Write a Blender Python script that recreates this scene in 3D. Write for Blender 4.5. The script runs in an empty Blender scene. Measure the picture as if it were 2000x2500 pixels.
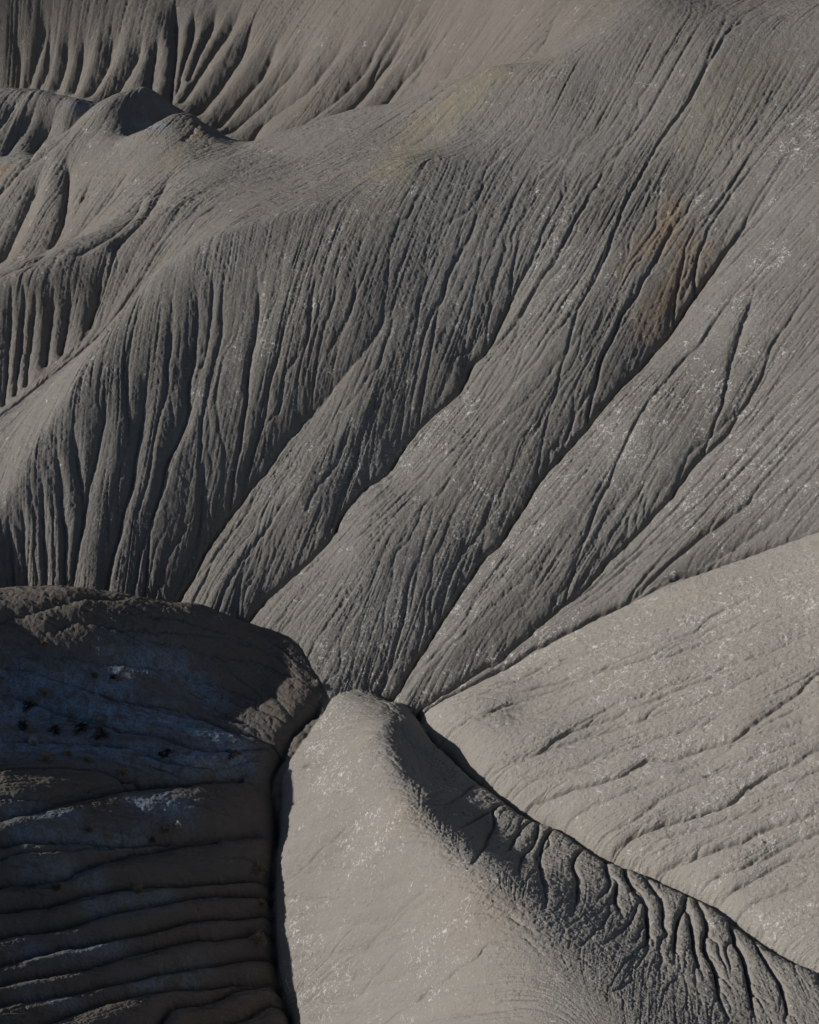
import bpy, math, os
import numpy as np
from mathutils import Vector

# ------------------------------------------------------------------ camera
CZ = 70.0                       # camera height over the canyon junction
PITCH = math.radians(35.0)
HF = math.tan(math.radians(14.0))
VF = HF * 1.25
sc = bpy.context.scene
cam = bpy.data.cameras.new('camera')
cam.sensor_fit = 'HORIZONTAL'; cam.sensor_width = 36.0
cam.lens = 18.0 / HF
cam.clip_start = 0.5; cam.clip_end = 3000
co = bpy.data.objects.new('camera', cam)
sc.collection.objects.link(co)
co.location = (0, 0, CZ)
co.rotation_euler = (math.pi / 2 - PITCH, 0, 0)
sc.camera = co

# ------------------------------------------------------------------ light
SUN_EL = math.radians(23.6)
SUN_AZ = math.radians(-87.0)    # compass style: 0 = +Y (away from camera), negative = left
w = bpy.data.worlds.new('World'); sc.world = w; w.use_nodes = True
nt = w.node_tree
sky = nt.nodes.new('ShaderNodeTexSky'); sky.sky_type = 'NISHITA'; sky.sun_disc = False
sky.sun_elevation = SUN_EL; sky.sun_rotation = SUN_AZ
bg = nt.nodes['Background']; bg.inputs['Strength'].default_value = 0.055
nt.links.new(sky.outputs['Color'], bg.inputs['Color'])
sl = bpy.data.lights.new('sun', 'SUN'); sl.energy = 5.0; sl.angle = math.radians(0.5)
sl.color = (1.0, 0.94, 0.865)
so = bpy.data.objects.new('sun', sl); sc.collection.objects.link(so)
sd = Vector((math.sin(SUN_AZ) * math.cos(SUN_EL), math.cos(SUN_AZ) * math.cos(SUN_EL), math.sin(SUN_EL)))
so.rotation_euler = sd.to_track_quat('Z', 'Y').to_euler()
so.location = (-60, 40, 80)
sc.view_settings.view_transform = 'Standard'; sc.view_settings.look = 'None'
sc.view_settings.gamma = 1.0; sc.view_settings.exposure = -0.35

# ------------------------------------------------------------------ grid (azimuth x log distance: conformal)
STEP = float(os.environ.get('TSTEP', '0.0007'))
A0, A1 = math.radians(-30), math.radians(28)
W0, W1 = math.log(38.0), math.log(250.0)
NX = int((A1 - A0) / STEP) + 1
NY = int((W1 - W0) / STEP) + 1
SC = 0.0007 / STEP
rng = np.random.default_rng(7)

def ray(px, py):
    """picture point (1725 x 2156 units) -> direction"""
    x = (np.asarray(px, float) / 862.5 - 1) * HF
    y = (1 - np.asarray(py, float) / 1078.0) * VF
    c, s = math.cos(PITCH), math.sin(PITCH)
    return np.stack([x, c + y * s, -s + y * c], -1)

def place(px, py, z):
    """world point of the given height seen at that picture point, as (azimuth, log r, z)"""
    d = ray(px, py)
    t = (np.asarray(z, float) - CZ) / d[..., 2]
    X, Y = d[..., 0] * t, d[..., 1] * t
    return np.arctan2(X, Y), 0.5 * np.log(X * X + Y * Y)

def tps(pts, lam=1e-4):
    P = np.array([q if len(q) == 3 else (0, 0, q[3]) for q in pts], float)
    a, ww = place(P[:, 0], P[:, 1], P[:, 2])
    for k, q in enumerate(pts):          # hidden ground is given straight as ('w', azimuth, distance, height)
        if len(q) == 4: a[k] = math.radians(q[1]); ww[k] = math.log(q[2])
    n = len(P)
    def ker(d2): return np.where(d2 > 0, d2 * np.log(np.maximum(d2, 1e-18)), 0.0)
    K = ker((a[:, None] - a) ** 2 + (ww[:, None] - ww) ** 2) + lam * np.eye(n)
    Q = np.stack([np.ones(n), a, ww], 1)
    M = np.zeros((n + 3, n + 3)); M[:n, :n] = K; M[:n, n:] = Q; M[n:, :n] = Q.T
    sol = np.linalg.solve(M, np.concatenate([P[:, 2], np.zeros(3)]))
    def f(A, W):
        out = np.zeros(A.size)
        Af, Wf = A.ravel(), W.ravel()
        for s in range(0, A.size, 20000):
            e = slice(s, s + 20000)
            out[e] = ker((Af[e, None] - a) ** 2 + (Wf[e, None] - ww) ** 2) @ sol[:n] + sol[n] + sol[n + 1] * Af[e] + sol[n + 2] * Wf[e]
        return out.reshape(A.shape)
    return f

def line(pl, step=45):
    """densify a control polyline [(px,py,z),...]"""
    out = [pl[0]]
    for p, q in zip(pl[:-1], pl[1:]):
        n = max(1, int(math.hypot(q[0] - p[0], q[1] - p[1]) / step))
        for k in range(1, n + 1):
            t = k / n
            out.append(tuple(p[i] + (q[i] - p[i]) * t for i in range(3)))
    return out

# ---- the main mountain with its spurs and the hills behind it
MAIN = []
# foot of the big fan, from the left round to the side valley on the right
MAIN += line([(-250, 1260, 3.0), (0, 1265, 1.5), (300, 1290, 1.0), (450, 1320, .8), (570, 1360, .3), (680, 1450, -.3), (800, 1455, -.3), (880, 1480, 0.0)])
MAIN += line([(1000, 1415, 1.8), (1270, 1290, 5.3), (1500, 1195, 8.4), (1725, 1120, 11.4), (1950, 1050, 14.7)])
MAIN += [('w', a_, r_, z_) for a_ in (-28, -20, -12, -4, 3) for r_, z_ in ((72, -6), (62, -11), (48, -18), (38, -23))]
MAIN += [('w', 12, 72, -3), ('w', 12, 60, -10), ('w', 12, 45, -18), ('w', 20, 71, 1), ('w', 20, 58, -10), ('w', 20, 42, -18), ('w', 28, 71, 5), ('w', 28, 50, -8)]
# crest of the near spur
MAIN += line([(-230, 1290, 2.5), (0, 1090, 5.2), (150, 850, 10.5), (240, 700, 13.2), (330, 595, 15.6), (400, 545, 16.8), (480, 508, 17.8), (600, 475, 18.6), (700, 440, 19.4)])
MAIN += [(790, 390, 20.4), (860, 340, 21.2)]
# face of the spur and of the slope
MAIN += [(100, 1150, 4.2), (300, 1050, 6.2), (330, 850, 10.6), (560, 1000, 7.4), (750, 720, 14.3), (600, 720, 13.9), (450, 720, 13.4), (650, 870, 10.4), (800, 870, 10.5), (450, 880, 9.9), (760, 1150, 5.6)]
MAIN += [(860, 600, 16.6), (860, 900, 9.9), (1000, 1200, 5.4), (1100, 800, 13.2), (1300, 1000, 10.4), (1200, 500, 19.2), (1500, 800, 15.2), (1725, 600, 20.0), (1725, 900, 15.3), (1500, 400, 21.5), (1950, 600, 22), (1950, 900, 17.8)]
# lit back of the near spur and the little valley behind it
MAIN += line([(-200, 960, 2.6), (0, 850, 6.2), (120, 770, 8.2), (230, 680, 10.4), (310, 610, 12.6)])
# second spur
MAIN += line([(-200, 640, 9.0), (0, 600, 11.8), (150, 560, 13.0), (290, 490, 14.6), (400, 440, 15.9), (500, 400, 17.0)])
MAIN += [(600, 400, 18.0), (620, 330, 17.6), (750, 330, 19.4)]
# valley left behind the second spur and the folds over it
MAIN += line([(-200, 640, 1.5), (0, 585, 5.4), (60, 560, 6.8), (140, 520, 9.2)])
MAIN += [(0, 480, 7.2), (0, 350, 9.6), (120, 420, 10.4), (200, 330, 12.6), (280, 420, 13.6), (400, 340, 15.6), (300, 330, 14.6), (-200, 350, 7.0), (-200, 200, 9)]
# crest over those folds
MAIN += line([(-200, 190, 11.0), (0, 188, 12.2), (80, 190, 12.6), (150, 215, 12.4), (190, 243, 12.6)])
MAIN += line([(190, 292, 13.2), (240, 296, 13.4), (300, 285, 13.8), (350, 262, 14.6), (400, 237, 15.6), (440, 285, 15.2), (500, 305, 15.4)])
MAIN += [(230, 215, 13.6), (275, 195, 14.6), (310, 188, 15.2), (350, 212, 13.6), (395, 235, 12.0)]
MAIN += [(300, 240, 14.0), (350, 240, 12.9), (380, 252, 11.6), (260, 262, 14.0), ('w', -7.9, 146.5, 10.4), ('w', -9.0, 142.5, 11.6), ('w', -10.0, 141.6, 12.6)]
MAIN += [(450, 262, 14.0), (512, 299, 12.0), (440, 275, 13.8), (475, 295, 12.8), ('w', -6.2, 144, 9.6), (90, 197, 12.6), (130, 208, 11.3), (170, 215, 10.4), (205, 214, 9.8), ('w', -13.0, 153, 9.6), ('w', -11.4, 150, 9.2)]
# far crest of the mountain
MAIN += line([(500, 303, 15.6), (560, 285, 16.4), (640, 265, 17.2), (740, 240, 18.2), (850, 222, 19.6), (950, 180, 22.0), (1050, 138, 24.6), (1130, 125, 25.4), (1220, 95, 26.6), (1300, 75, 27.6)])
MAIN += [(1050, 250, 22.4), (900, 300, 20.4), (1250, 200, 24.4), (1500, 100, 27.8), (1725, 200, 26.3), (1500, 0, 29.2), (1725, 0, 30.4), (1950, 200, 28.8)]
# valley hidden behind that crest
MAIN += line([(-200, 160, 6.0), (0, 172, 7.0), (120, 180, 7.4), (220, 215, 7.6), (330, 250, 7.6), (480, 320, 8.4), (560, 315, 9.4), (740, 280, 11.6), (850, 262, 13.0), (950, 215, 17.4), (1050, 165, 21.5), (1150, 130, 24.9)])
# back hill
MAIN += line([(-200, 20, 13.5), (0, 5, 14.6), (120, 2, 14.8), (240, 16, 14.4), (330, 22, 14.4), (400, 14, 14.8), (440, -5, 15.4), (560, -60, 17.5), (700, -90, 20), (850, -90, 23)])
MAIN += [(600, 60, 14.6), (800, 60, 17.5), (700, 150, 13.8), (900, 30, 19.5), (1000, 0, 22.5), (1100, 0, 24.5), (1250, 0, 27.5), (1380, 0, 29.3)]
MAIN += [(200, 30, 4), (400, 40, 4), (0, 30, 4), (600, -40, 15), (900, -60, 22.5), (1200, -30, 26.8), (1725, -40, 30.6)]

# ---- left hill in shade
LEFT = []
LEFT += line([(-400, 1300, 8), (-150, 1262, 7.2), (0, 1255, 6.2), (150, 1250, 5.9), (300, 1256, 4.9), (430, 1283, 3.6), (560, 1333, 1.8), (640, 1393, .5), (686, 1440, -.2)])
LEFT += line([(680, 1452, -.2), (640, 1520, -1.2), (610, 1570, -1.9), (575, 1620, -2.4), (583, 1700, -3.2), (572, 1850, -3.6), (572, 2000, -4.3), (610, 2156, -5.1), (640, 2300, -6)])
LEFT += line([(-300, 1620, 4.4), (0, 1590, 3.2), (200, 1600, 1.2), (400, 1605, .2), (500, 1590, -1.0)])
LEFT += [(0, 1420, 3.4), (200, 1420, 2.6), (400, 1430, .7), (550, 1470, -.5), (560, 1400, .4)]
LEFT += [(0, 1700, 3.4), (200, 1720, 1.2), (400, 1780, -1.4), (0, 1900, 1.9), (200, 1950, .1), (400, 1950, -2.3), (0, 2156, 1.5), (250, 2156, -.7), (450, 2156, -3.4), (-300, 1800, 4.8), (-300, 2156, 3.9), (-250, 2400, 4), (200, 2400, -1)]
LEFT += [('w', a_, r_, z_) for a_, r_, z_ in ((-28, 94, 0), (-20, 94, -2), (-12, 92, -4), (-4, 90, -6), (-21, 78, 5.8), (-25, 78, 7.4), (-30, 72, 7.6), (-24, 70, 5.6), (-21, 70, 3.6), (-24, 110, -20), (0, 110, -25), (-24, 240, -60), (20, 240, -70), (1, 75, -9), (2, 65, -12), (2, 55, -14), (2, 45, -15), (14, 65, -22), (14, 50, -24), (25, 60, -32), (20, 100, -40), (-28, 50, 5), (-28, 40, 6), (-15, 42, 3))]  # includes unseen ground at left, raised to keep this hill shaded

# the pale slope is close to a plane falling to the left: z = 0.45 x
def on_plane(px, py, up=0.0):
    d = ray(px, py); return CZ + (CZ - up) / (.45 * d[0] - d[2]) * d[2]
GULLY = [(885, 1477), (905, 1532), (1020, 1643), (1180, 1731), (1270, 1789), (1382, 1832), (1507, 1892), (1612, 1972), (1725, 2032), (1900, 2150)]
# ---- ridge in the middle foreground
MID = []
MID += line([(740, 1440, .1), (790, 1452, .6), (815, 1520, 3.2), (835, 1620, 4.8), (855, 1700, 5.9), (920, 1800, 7.1), (1000, 1890, 8.3), (1100, 1975, 8.9), (1230, 2070, 9.9), (1350, 2156, 10.9), (1500, 2260, 12.2)])
MID += line([(680, 1450, -.8), (625, 1560, -2.2), (590, 1620, -2.8), (583, 1700, -3.5), (572, 1850, -4.0), (572, 2000, -4.7), (610, 2156, -5.5), (640, 2300, -6.4)])
MID += line([(x_, y_, on_plane(x_, y_) - .3) for x_, y_ in GULLY])
MID += [(700, 1600, .3), (720, 1800, .7), (780, 2000, 1.2), (900, 2100, 4.2), (800, 2250, 1)]
MID += [(868, 1580, 2.4), (900, 1640, 3.3), (985, 1735, 4.4), (1090, 1810, 5.4), (1330, 1960, 7.4), (1480, 2065, 8.5), (1620, 2156, 9.4)]
MID += [('w', a_, r_, z_) for a_, r_, z_ in ((-13, 60, -12), (-13, 70, -11), (-12, 80, -10), (-13, 50, -13), (-24, 60, -22), (-24, 45, -22), (-24, 90, -26), (0, 87, -5), (-5, 90, -8), (0, 110, -18), (6, 80, -8), (12, 73, -3), (20, 67, -1), (27, 62, 1), (20, 90, -24), (0, 240, -70), (25, 240, -80), (-25, 240, -80), (2, 45, 7), (13, 40, 14), (27, 42, 12))]

# ---- pale slope on the right
RIGHT = []
RIGHT += line([(885, 1472, 0.0), (1000, 1408, 1.7), (1270, 1278, 5.4), (1500, 1185, 8.5), (1725, 1112, 11.5), (1950, 1040, 14.8)])
RIGHT += line([(x_, y_, on_plane(x_, y_)) for x_, y_ in GULLY])
for px_, py_ in ((1100, 1500), (1250, 1400), (1250, 1600), (1450, 1500), (1450, 1700), (1600, 1350), (1600, 1600), (1600, 1800), (1725, 1300), (1725, 1500), (1725, 1700), (1725, 1880), (1950, 1500), (1950, 1800)):
    d_ = ray(px_, py_); RIGHT.append((px_, py_, on_plane(px_, py_, .4)))
RIGHT += [('w', a_, r_, z_) for a_, r_, z_ in ((0, 73, -5), (8, 58, -2), (18, 48, 3), (27, 43, 5), (-10, 70, -12), (0, 60, -12), (0, 45, -18), (14, 42, -16), (-8, 86, -8), (0, 88, -4), (8.6, 93, 5), (20, 92, 10), (28, 92, 13), (20, 115, 8), (0, 110, -8), (-14, 110, -18), (20, 240, -10), (0, 240, -30), (-25, 240, -50), (-25, 70, -25))]

ca = np.arange(A0 - .01, A1 + .02, 0.0035); cw = np.arange(W0 - .01, W1 + .02, 0.0035)
CA, CW = np.meshgrid(ca, cw)
az = A0 + np.arange(NX) * STEP; ww = W0 + np.arange(NY) * STEP

def cubic_resample(F, x0, dx, xs, axis):
    """Catmull-Rom resample along one axis"""
    t = (xs - x0) / dx; i = np.clip(np.floor(t).astype(int), 1, F.shape[axis] - 3); f = (t - i)
    sh = [1, 1]; sh[axis] = -1; f = f.reshape(sh)
    p0, p1, p2, p3 = (np.take(F, i + k, axis) for k in (-1, 0, 1, 2))
    return p1 + .5 * f * (p2 - p0 + f * (2 * p0 - 5 * p1 + 4 * p2 - p3 + f * (3 * (p1 - p2) + p3 - p0)))

def blur(F, s):
    if s < .3: return F
    r = int(3 * s + .5); k = np.exp(-.5 * (np.arange(-r, r + 1) / s) ** 2); k /= k.sum()
    for ax in (0, 1):
        G = np.pad(F, [(r, r) if a == ax else (0, 0) for a in (0, 1)], mode='edge')
        out = np.zeros_like(F); n = F.shape[ax]
        for q in range(2 * r + 1):
            out += k[q] * (G[q:q + n] if ax == 0 else G[:, q:q + n])
        F = out
    return F

def field(pts):
    F = tps(pts)(CA, CW)
    F = cubic_resample(F, ca[0], .0035, az, 1)
    return cubic_resample(F, cw[0], .0035, ww, 0).astype(np.float32)

fields = [field(p) for p in (MAIN, LEFT, MID, RIGHT)]
H = np.maximum.reduce(fields)
HID = np.argmax(np.stack(fields), 0).astype(np.int8)
R = np.exp(ww)[:, None].astype(np.float32)

def sample(F, a, w_):
    x = (a - A0) / STEP; y = (w_ - W0) / STEP
    xi = np.clip(np.floor(x).astype(int), 0, NX - 2); yi = np.clip(np.floor(y).astype(int), 0, NY - 2)
    fx = np.clip(x - xi, 0, 1); fy = np.clip(y - yi, 0, 1)
    return (F[yi, xi] * (1 - fx) + F[yi, xi + 1] * fx) * (1 - fy) + (F[yi + 1, xi] * (1 - fx) + F[yi + 1, xi + 1] * fx) * fy

def hit(px, py, F=None):
    """first meeting of the view ray with the ground -> grid coordinates (col,row)"""
    F = H if F is None else F
    d = ray(px, py); d = d.reshape(-1, 3)
    t = np.linspace(45, 290, 1400)[None, :]
    X = d[:, 0:1] * t; Y = d[:, 1:2] * t; Z = CZ + d[:, 2:3] * t
    a = np.arctan2(X, Y); w_ = .5 * np.log(X * X + Y * Y)
    below = Z < sample(F, a, w_)
    k = np.argmax(below, 1)
    i = np.arange(len(k))
    return (a[i, k] - A0) / STEP, (w_[i, k] - W0) / STEP


# ------------------------------------------------------------------ gullies traced on the slopes
def crop(ox, oy, pts): return [(ox + .5 * x, oy + .5 * y) for x, y in pts]
GUL = []      # (points from the top down, broad depth m, broad width m, cut depth m, cut width m, taper fraction)
def G(block, D, W, d, w_, taper=.35, rev=False):
    oxy = {1: (0, 0), 2: (862.5, 0), 3: (0, 603.75), 4: (862.5, 603.75), 5: (0, 1207.5), 6: (862.5, 1207.5)}
    def add(*pls):
        for pl in pls:
            p = crop(*oxy[block], pl) if block else list(pl)
            if rev: p = p[::-1]
            GUL.append((p, D, W, d, w_, taper))
    return add
# long gullies of the big fan
G(0, 1.7, 2.3, .24, .12)(
    [(1712, 270), (1672, 325), (1627, 390), (1587, 440), (1532, 505), (1472, 580), (1402, 669), (1362, 719), (1287, 799), (1222, 873), (1152, 949), (1112, 1014), (1082, 1059), (1052, 1104), (1017, 1139), (982, 1189), (952, 1234), (917, 1288), (870, 1365), (822, 1440)],
    [(1725, 660), (1687, 699), (1642, 739), (1607, 789), (1572, 824), (1547, 859), (1507, 899), (1462, 944), (1432, 984), (1402, 1024), (1367, 1059), (1327, 1099), (1292, 1134), (1242, 1184), (1207, 1214), (1162, 1249), (1120, 1290), (1060, 1340), (1000, 1380), (930, 1425), (885, 1455)],
    [(1182, 370), (1167, 430), (1147, 475), (1122, 530), (1087, 580), (1062, 635), (1030, 690), (998, 724), (982, 759), (952, 799), (907, 834), (862, 880), (820, 944), (770, 984), (720, 1039), (695, 1084), (650, 1134), (600, 1179), (550, 1229), (520, 1269), (495, 1300)],
    [(880, 590), (820, 649), (780, 699), (730, 749), (670, 814), (620, 869), (570, 934), (520, 994), (480, 1044), (450, 1089), (425, 1134), (395, 1184), (370, 1229), (348, 1266)])
G(0, .42, 1.1, .2, .12)(
    [(1492, 370), (1462, 425), (1422, 465), (1392, 525), (1352, 590), (1312, 650), (1292, 690), (1267, 739), (1252, 789), (1212, 839), (1192, 884), (1162, 910), (1150, 950)],
    [(1692, 603), (1677, 659), (1632, 714), (1617, 754), (1592, 799), (1527, 864), (1462, 919), (1425, 990)],
    [(1600, 560), (1580, 640), (1560, 700), (1540, 760), (1530, 830)],
    [(820, 764), (795, 814), (765, 884), (740, 954), (715, 1004), (700, 1054), (690, 1085)],
    [(1062, 974), (1037, 1029), (1017, 1084), (967, 1149), (942, 1204), (927, 1259), (905, 1300)],
    [(890, 1150), (862, 1220), (845, 1300), (825, 1370), (800, 1430)],
    [(1725, 949), (1687, 979), (1642, 1004), (1612, 1029), (1562, 1059), (1512, 1094), (1462, 1134), (1417, 1169), (1382, 1204), (1322, 1249), (1242, 1289)],
    [(1725, 1024), (1662, 1069), (1602, 1109), (1537, 1149), (1462, 1194), (1387, 1224), (1312, 1259)])
G(0, .1, .7, .13, .1)(
    [(1040, 400), (1010, 450), (985, 500), (950, 560), (930, 620), (900, 680), (880, 760)],
    [(1300, 330), (1250, 400), (1210, 470), (1160, 540), (1110, 620), (1080, 700), (1040, 770), (1000, 830)],
    [(1260, 640), (1220, 700), (1180, 750), (1130, 810), (1080, 860), (1010, 930), (960, 980)],
    [(1400, 690), (1350, 760), (1300, 830), (1250, 880), (1190, 960)],
    [(1370, 830), (1330, 900), (1300, 980), (1270, 1030), (1240, 1100)],
    [(1440, 960), (1390, 1010), (1350, 1080), (1310, 1110)],
    [(1210, 1090), (1150, 1160), (1100, 1200), (1040, 1260), (960, 1330), (900, 1400)],
    [(1160, 1010), (1120, 1080), (1070, 1150), (1010, 1230), (960, 1310), (900, 1370)],
    [(1560, 880), (1500, 960), (1450, 1020), (1380, 1090), (1320, 1150), (1250, 1200), (1180, 1240)],
    [(1700, 800), (1620, 880), (1560, 950), (1480, 1040), (1400, 1100), (1330, 1160), (1260, 1210)],
    [(720, 1150), (690, 1210), (650, 1260), (600, 1310), (580, 1350)],
    [(780, 1190), (740, 1240), (690, 1310), (660, 1360), (650, 1410)],
    [(1725, 380), (1680, 430), (1640, 500), (1590, 560), (1540, 620), (1490, 690), (1440, 740), (1400, 790)])
# the near spur's steep face: fluted
G(3, .55, .75, .26, .12, .4)(
    [(1080, -120), (1085, 0), (1080, 150), (1050, 300), (1040, 420), (1020, 580), (990, 700), (960, 850)],
    [(820, -80), (830, 50), (830, 180), (815, 300), (790, 400), (780, 540), (740, 640), (700, 720), (670, 850), (620, 1000), (580, 1120), (550, 1290)],
    [(640, 250), (620, 400), (600, 540), (580, 640), (560, 800), (520, 920), (490, 1050), (460, 1160), (438, 1290)],
    [(440, 400), (440, 560), (400, 720), (370, 850), (350, 980), (320, 1100), (288, 1290)],
    [(240, 650), (250, 720), (260, 900), (270, 1060), (272, 1280)],
    [(310, 600), (320, 640), (330, 760), (345, 880), (350, 980)],
    [(170, 800), (180, 880), (185, 1050), (190, 1290)],
    [(90, 930), (100, 1020), (105, 1290)],
    [(40, 1000), (50, 1100), (60, 1295)],
    [(1250, 30), (1200, 150), (1180, 250), (1140, 380), (1110, 520), (1060, 650), (1010, 760)],
    [(880, 640), (860, 700), (850, 850), (840, 940), (820, 1000), (780, 1110), (720, 1230)])
G(3, .18, .4, .2, .1, .3)(
    [(960, -90), (940, 60), (930, 200), (900, 330), (870, 450), (850, 560), (840, 700)],
    [(900, -60), (890, 100), (870, 250), (850, 330)],
    [(720, 0), (730, 150), (710, 300), (700, 450), (660, 560), (640, 700), (620, 820), (580, 930)],
    [(560, 150), (540, 330), (530, 480), (540, 620), (500, 780), (470, 900), (450, 1030)],
    [(1330, -60), (1310, 80), (1290, 200), (1200, 330), (1170, 480)],
    [(1430, -60), (1400, 60), (1360, 160), (1340, 260), (1320, 370)],
    [(1500, -60), (1490, 50), (1430, 150), (1380, 230)],
    [(690, 880), (640, 980), (620, 1100), (600, 1280)], [(800, 930), (740, 1040), (680, 1150), (640, 1290)],
    [(480, 820), (460, 950), (450, 1050)], [(140, 860), (145, 1000), (150, 1290)], [(220, 850), (225, 1000), (230, 1290)],
    [(1180, 620), (1100, 760), (1040, 880), (960, 990), (900, 1080), (860, 1180), (820, 1260), (800, 1320)],
    [(1300, 760), (1200, 860), (1120, 980), (1040, 1080), (980, 1180), (930, 1280), (900, 1350)],
    [(1500, 500), (1460, 600), (1420, 700), (1330, 800), (1290, 900)])
# second spur, folds over it, back hill
G(3, .5, .6, .35, .12, .3)(
    [(50, -10), (48, 100), (40, 200), (25, 350), (10, 480)], [(150, 40), (130, 200), (105, 400)], [(230, 0), (205, 150), (185, 310)],
    [(300, 0), (280, 120), (250, 260)], [(430, -60), (400, 60), (370, 150)], [(100, 0), (90, 200), (60, 440)])
G(1, 1.5, 1.3, .4, .2, .25)(
    [(55, 130), (75, 200), (80, 260), (70, 340)], [(190, 50), (180, 120), (150, 220), (110, 330)], [(742, -10), (738, 150), (725, 300), (712, 395)],
    [(290, 630), (280, 760), (250, 900), (215, 985)], [(180, 690), (120, 800), (60, 930), (10, 1040)])
G(1, 1.4, 1.2, .4, .16, .3)(
    [(210, 60), (205, 160), (195, 250), (160, 325)], [(350, 130), (335, 240), (310, 340)], [(285, 130), (270, 240), (235, 330)],
    [(480, 110), (450, 220), (400, 310), (370, 360)], [(600, 120), (560, 240), (500, 330), (450, 400)], [(665, 120), (645, 250), (625, 360)],
    [(1030, -20), (1000, 40), (930, 130), (850, 260), (760, 390)], [(1090, 40), (1060, 90), (1000, 220), (930, 330), (830, 440)],
    [(1180, 130), (1100, 280), (1000, 400), (920, 490)], [(1330, 160), (1200, 300), (1100, 400), (960, 520)],
    [(1500, 80), (1300, 330), (1100, 480), (1040, 560)], [(1620, 150), (1480, 320), (1350, 430), (1240, 520)], [(1740, 80), (1640, 220), (1560, 330), (1450, 460)],
    [(1860, 120), (1760, 230), (1660, 350), (1600, 440)], [(820, 20), (810, 120), (770, 240), (740, 350)],
    [(920, 10), (880, 110), (830, 200), (790, 300)])
G(1, .6, .9, .25, .14, .3)(
    [(410, 700), (340, 830), (240, 985)], [(560, 690), (450, 830), (320, 960), (180, 1070), (0, 1165)],
    [(650, 790), (540, 900), (420, 1020), (330, 1080)], [(250, 470), (160, 600), (70, 730), (0, 800)], [(70, 400), (20, 480), (-30, 560)],
    [(160, 430), (90, 540), (20, 640)], [(340, 480), (260, 570), (180, 640), (90, 700)], [(740, 700), (640, 850), (560, 960), (480, 1040)])
G(2, .45, 1.0, .25, .12, .3)(
    [(130, -20), (20, 120), (-60, 260)], [(250, 10), (120, 180), (20, 330)], [(380, 20), (240, 200), (160, 300)], [(480, 60), (360, 200), (270, 280)], [(620, 60), (560, 170), (510, 230)],
    [(-60, 60), (-150, 200), (-260, 350)], [(30, 10), (-90, 180), (-160, 300)])
# pale slope
G(6, .22, .6, .2, .12, .1)(
    [(1900, 330), (1725, 410), (1640, 500), (1530, 570), (1450, 640), (1380, 690), (1300, 715), (1200, 740), (1100, 770), (1010, 775), (930, 830), (800, 870), (680, 900), (540, 940), (500, 970)],
    [(1900, 650), (1725, 730), (1640, 780), (1540, 820), (1450, 880), (1350, 960), (1230, 1000), (1100, 1040), (960, 1080), (900, 1130), (830, 1160)],
    [(1900, 1000), (1725, 1080), (1600, 1130), (1500, 1190), (1350, 1250), (1290, 1280)], [(1900, 1130), (1725, 1170), (1600, 1200), (1480, 1260), (1400, 1310), (1290, 1360)],
    [(1900, 920), (1725, 1000), (1550, 1050), (1450, 1100), (1300, 1150), (1150, 1190), (1050, 1250)])
G(6, .1, .5, .13, .11, .2)(
    [(1725, 600), (1560, 650), (1400, 700)], [(1850, 790), (1725, 830), (1600, 870), (1480, 910), (1300, 975)], [(1500, 350), (1300, 420), (1100, 500), (900, 590), (700, 650), (560, 740), (300, 770)],
    [(900, 380), (750, 440), (500, 520), (300, 600), (130, 640)], [(1100, 640), (900, 720), (760, 790), (600, 830), (380, 850)], [(1725, 230), (1550, 320), (1400, 370), (1150, 450), (950, 520)],
    [(1250, 870), (1080, 940), (1000, 1000), (880, 1060), (720, 1090)], [(900, 620), (700, 700), (500, 760), (300, 790)], [(1725, 1290), (1600, 1330), (1450, 1390), (1400, 1440)], [(1725, 130), (1400, 230), (1100, 330), (800, 400), (500, 470)], [(1725, 320), (1500, 410), (1250, 520), (1000, 600), (700, 700), (450, 800)], [(1400, 560), (1200, 640), (1000, 700), (800, 790)], [(1725, 520), (1500, 640), (1350, 740), (1150, 830)], [(1100, 850), (900, 920), (700, 1010)], [(1725, 900), (1500, 980), (1300, 1050), (1100, 1100)], [(600, 380), (400, 450), (200, 520)], [(1725, 680), (1600, 720), (1450, 780), (1250, 850)])
# rough side of the middle ridge (traced from the gully up)
G(6, .06, .42, .26, .1, .35, True)(
    [(395, 955), (350, 990), (360, 1050), (330, 1100), (310, 1150), (280, 1200), (240, 1260)], [(545, 1015), (480, 1060), (440, 1110), (420, 1150), (370, 1190)],
    [(540, 1015), (540, 1080), (520, 1140), (470, 1200), (460, 1260), (490, 1300)], [(620, 1050), (570, 1110), (555, 1180), (560, 1270), (575, 1340), (570, 1440)],
    [(745, 1130), (700, 1190), (690, 1230), (710, 1280), (700, 1370), (690, 1450)], [(820, 1165), (830, 1250), (840, 1310), (790, 1380)],
    [(900, 1190), (915, 1260), (950, 1330), (990, 1380), (1000, 1450), (1000, 1540), (960, 1600)], [(1172, 1310), (1160, 1400), (1130, 1470), (1120, 1560), (1115, 1660)],
    [(1200, 1320), (1220, 1400), (1250, 1480), (1245, 1570), (1290, 1680), (1310, 1780), (1350, 1898)], [(1330, 1420), (1370, 1530), (1410, 1620), (1430, 1720), (1450, 1840), (1470, 1898)],
    [(1430, 1490), (1480, 1590), (1530, 1670), (1570, 1750), (1590, 1830), (1570, 1898)], [(280, 890), (200, 940), (120, 970), (50, 975)], [(330, 1000), (230, 1050), (190, 1070)],
    [(960, 1215), (1000, 1290), (1060, 1380), (1070, 1480), (1090, 1560)], [(1160, 1400), (1190, 1500), (1200, 1600), (1240, 1700)], [(880, 1300), (870, 1380), (900, 1450)])
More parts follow.
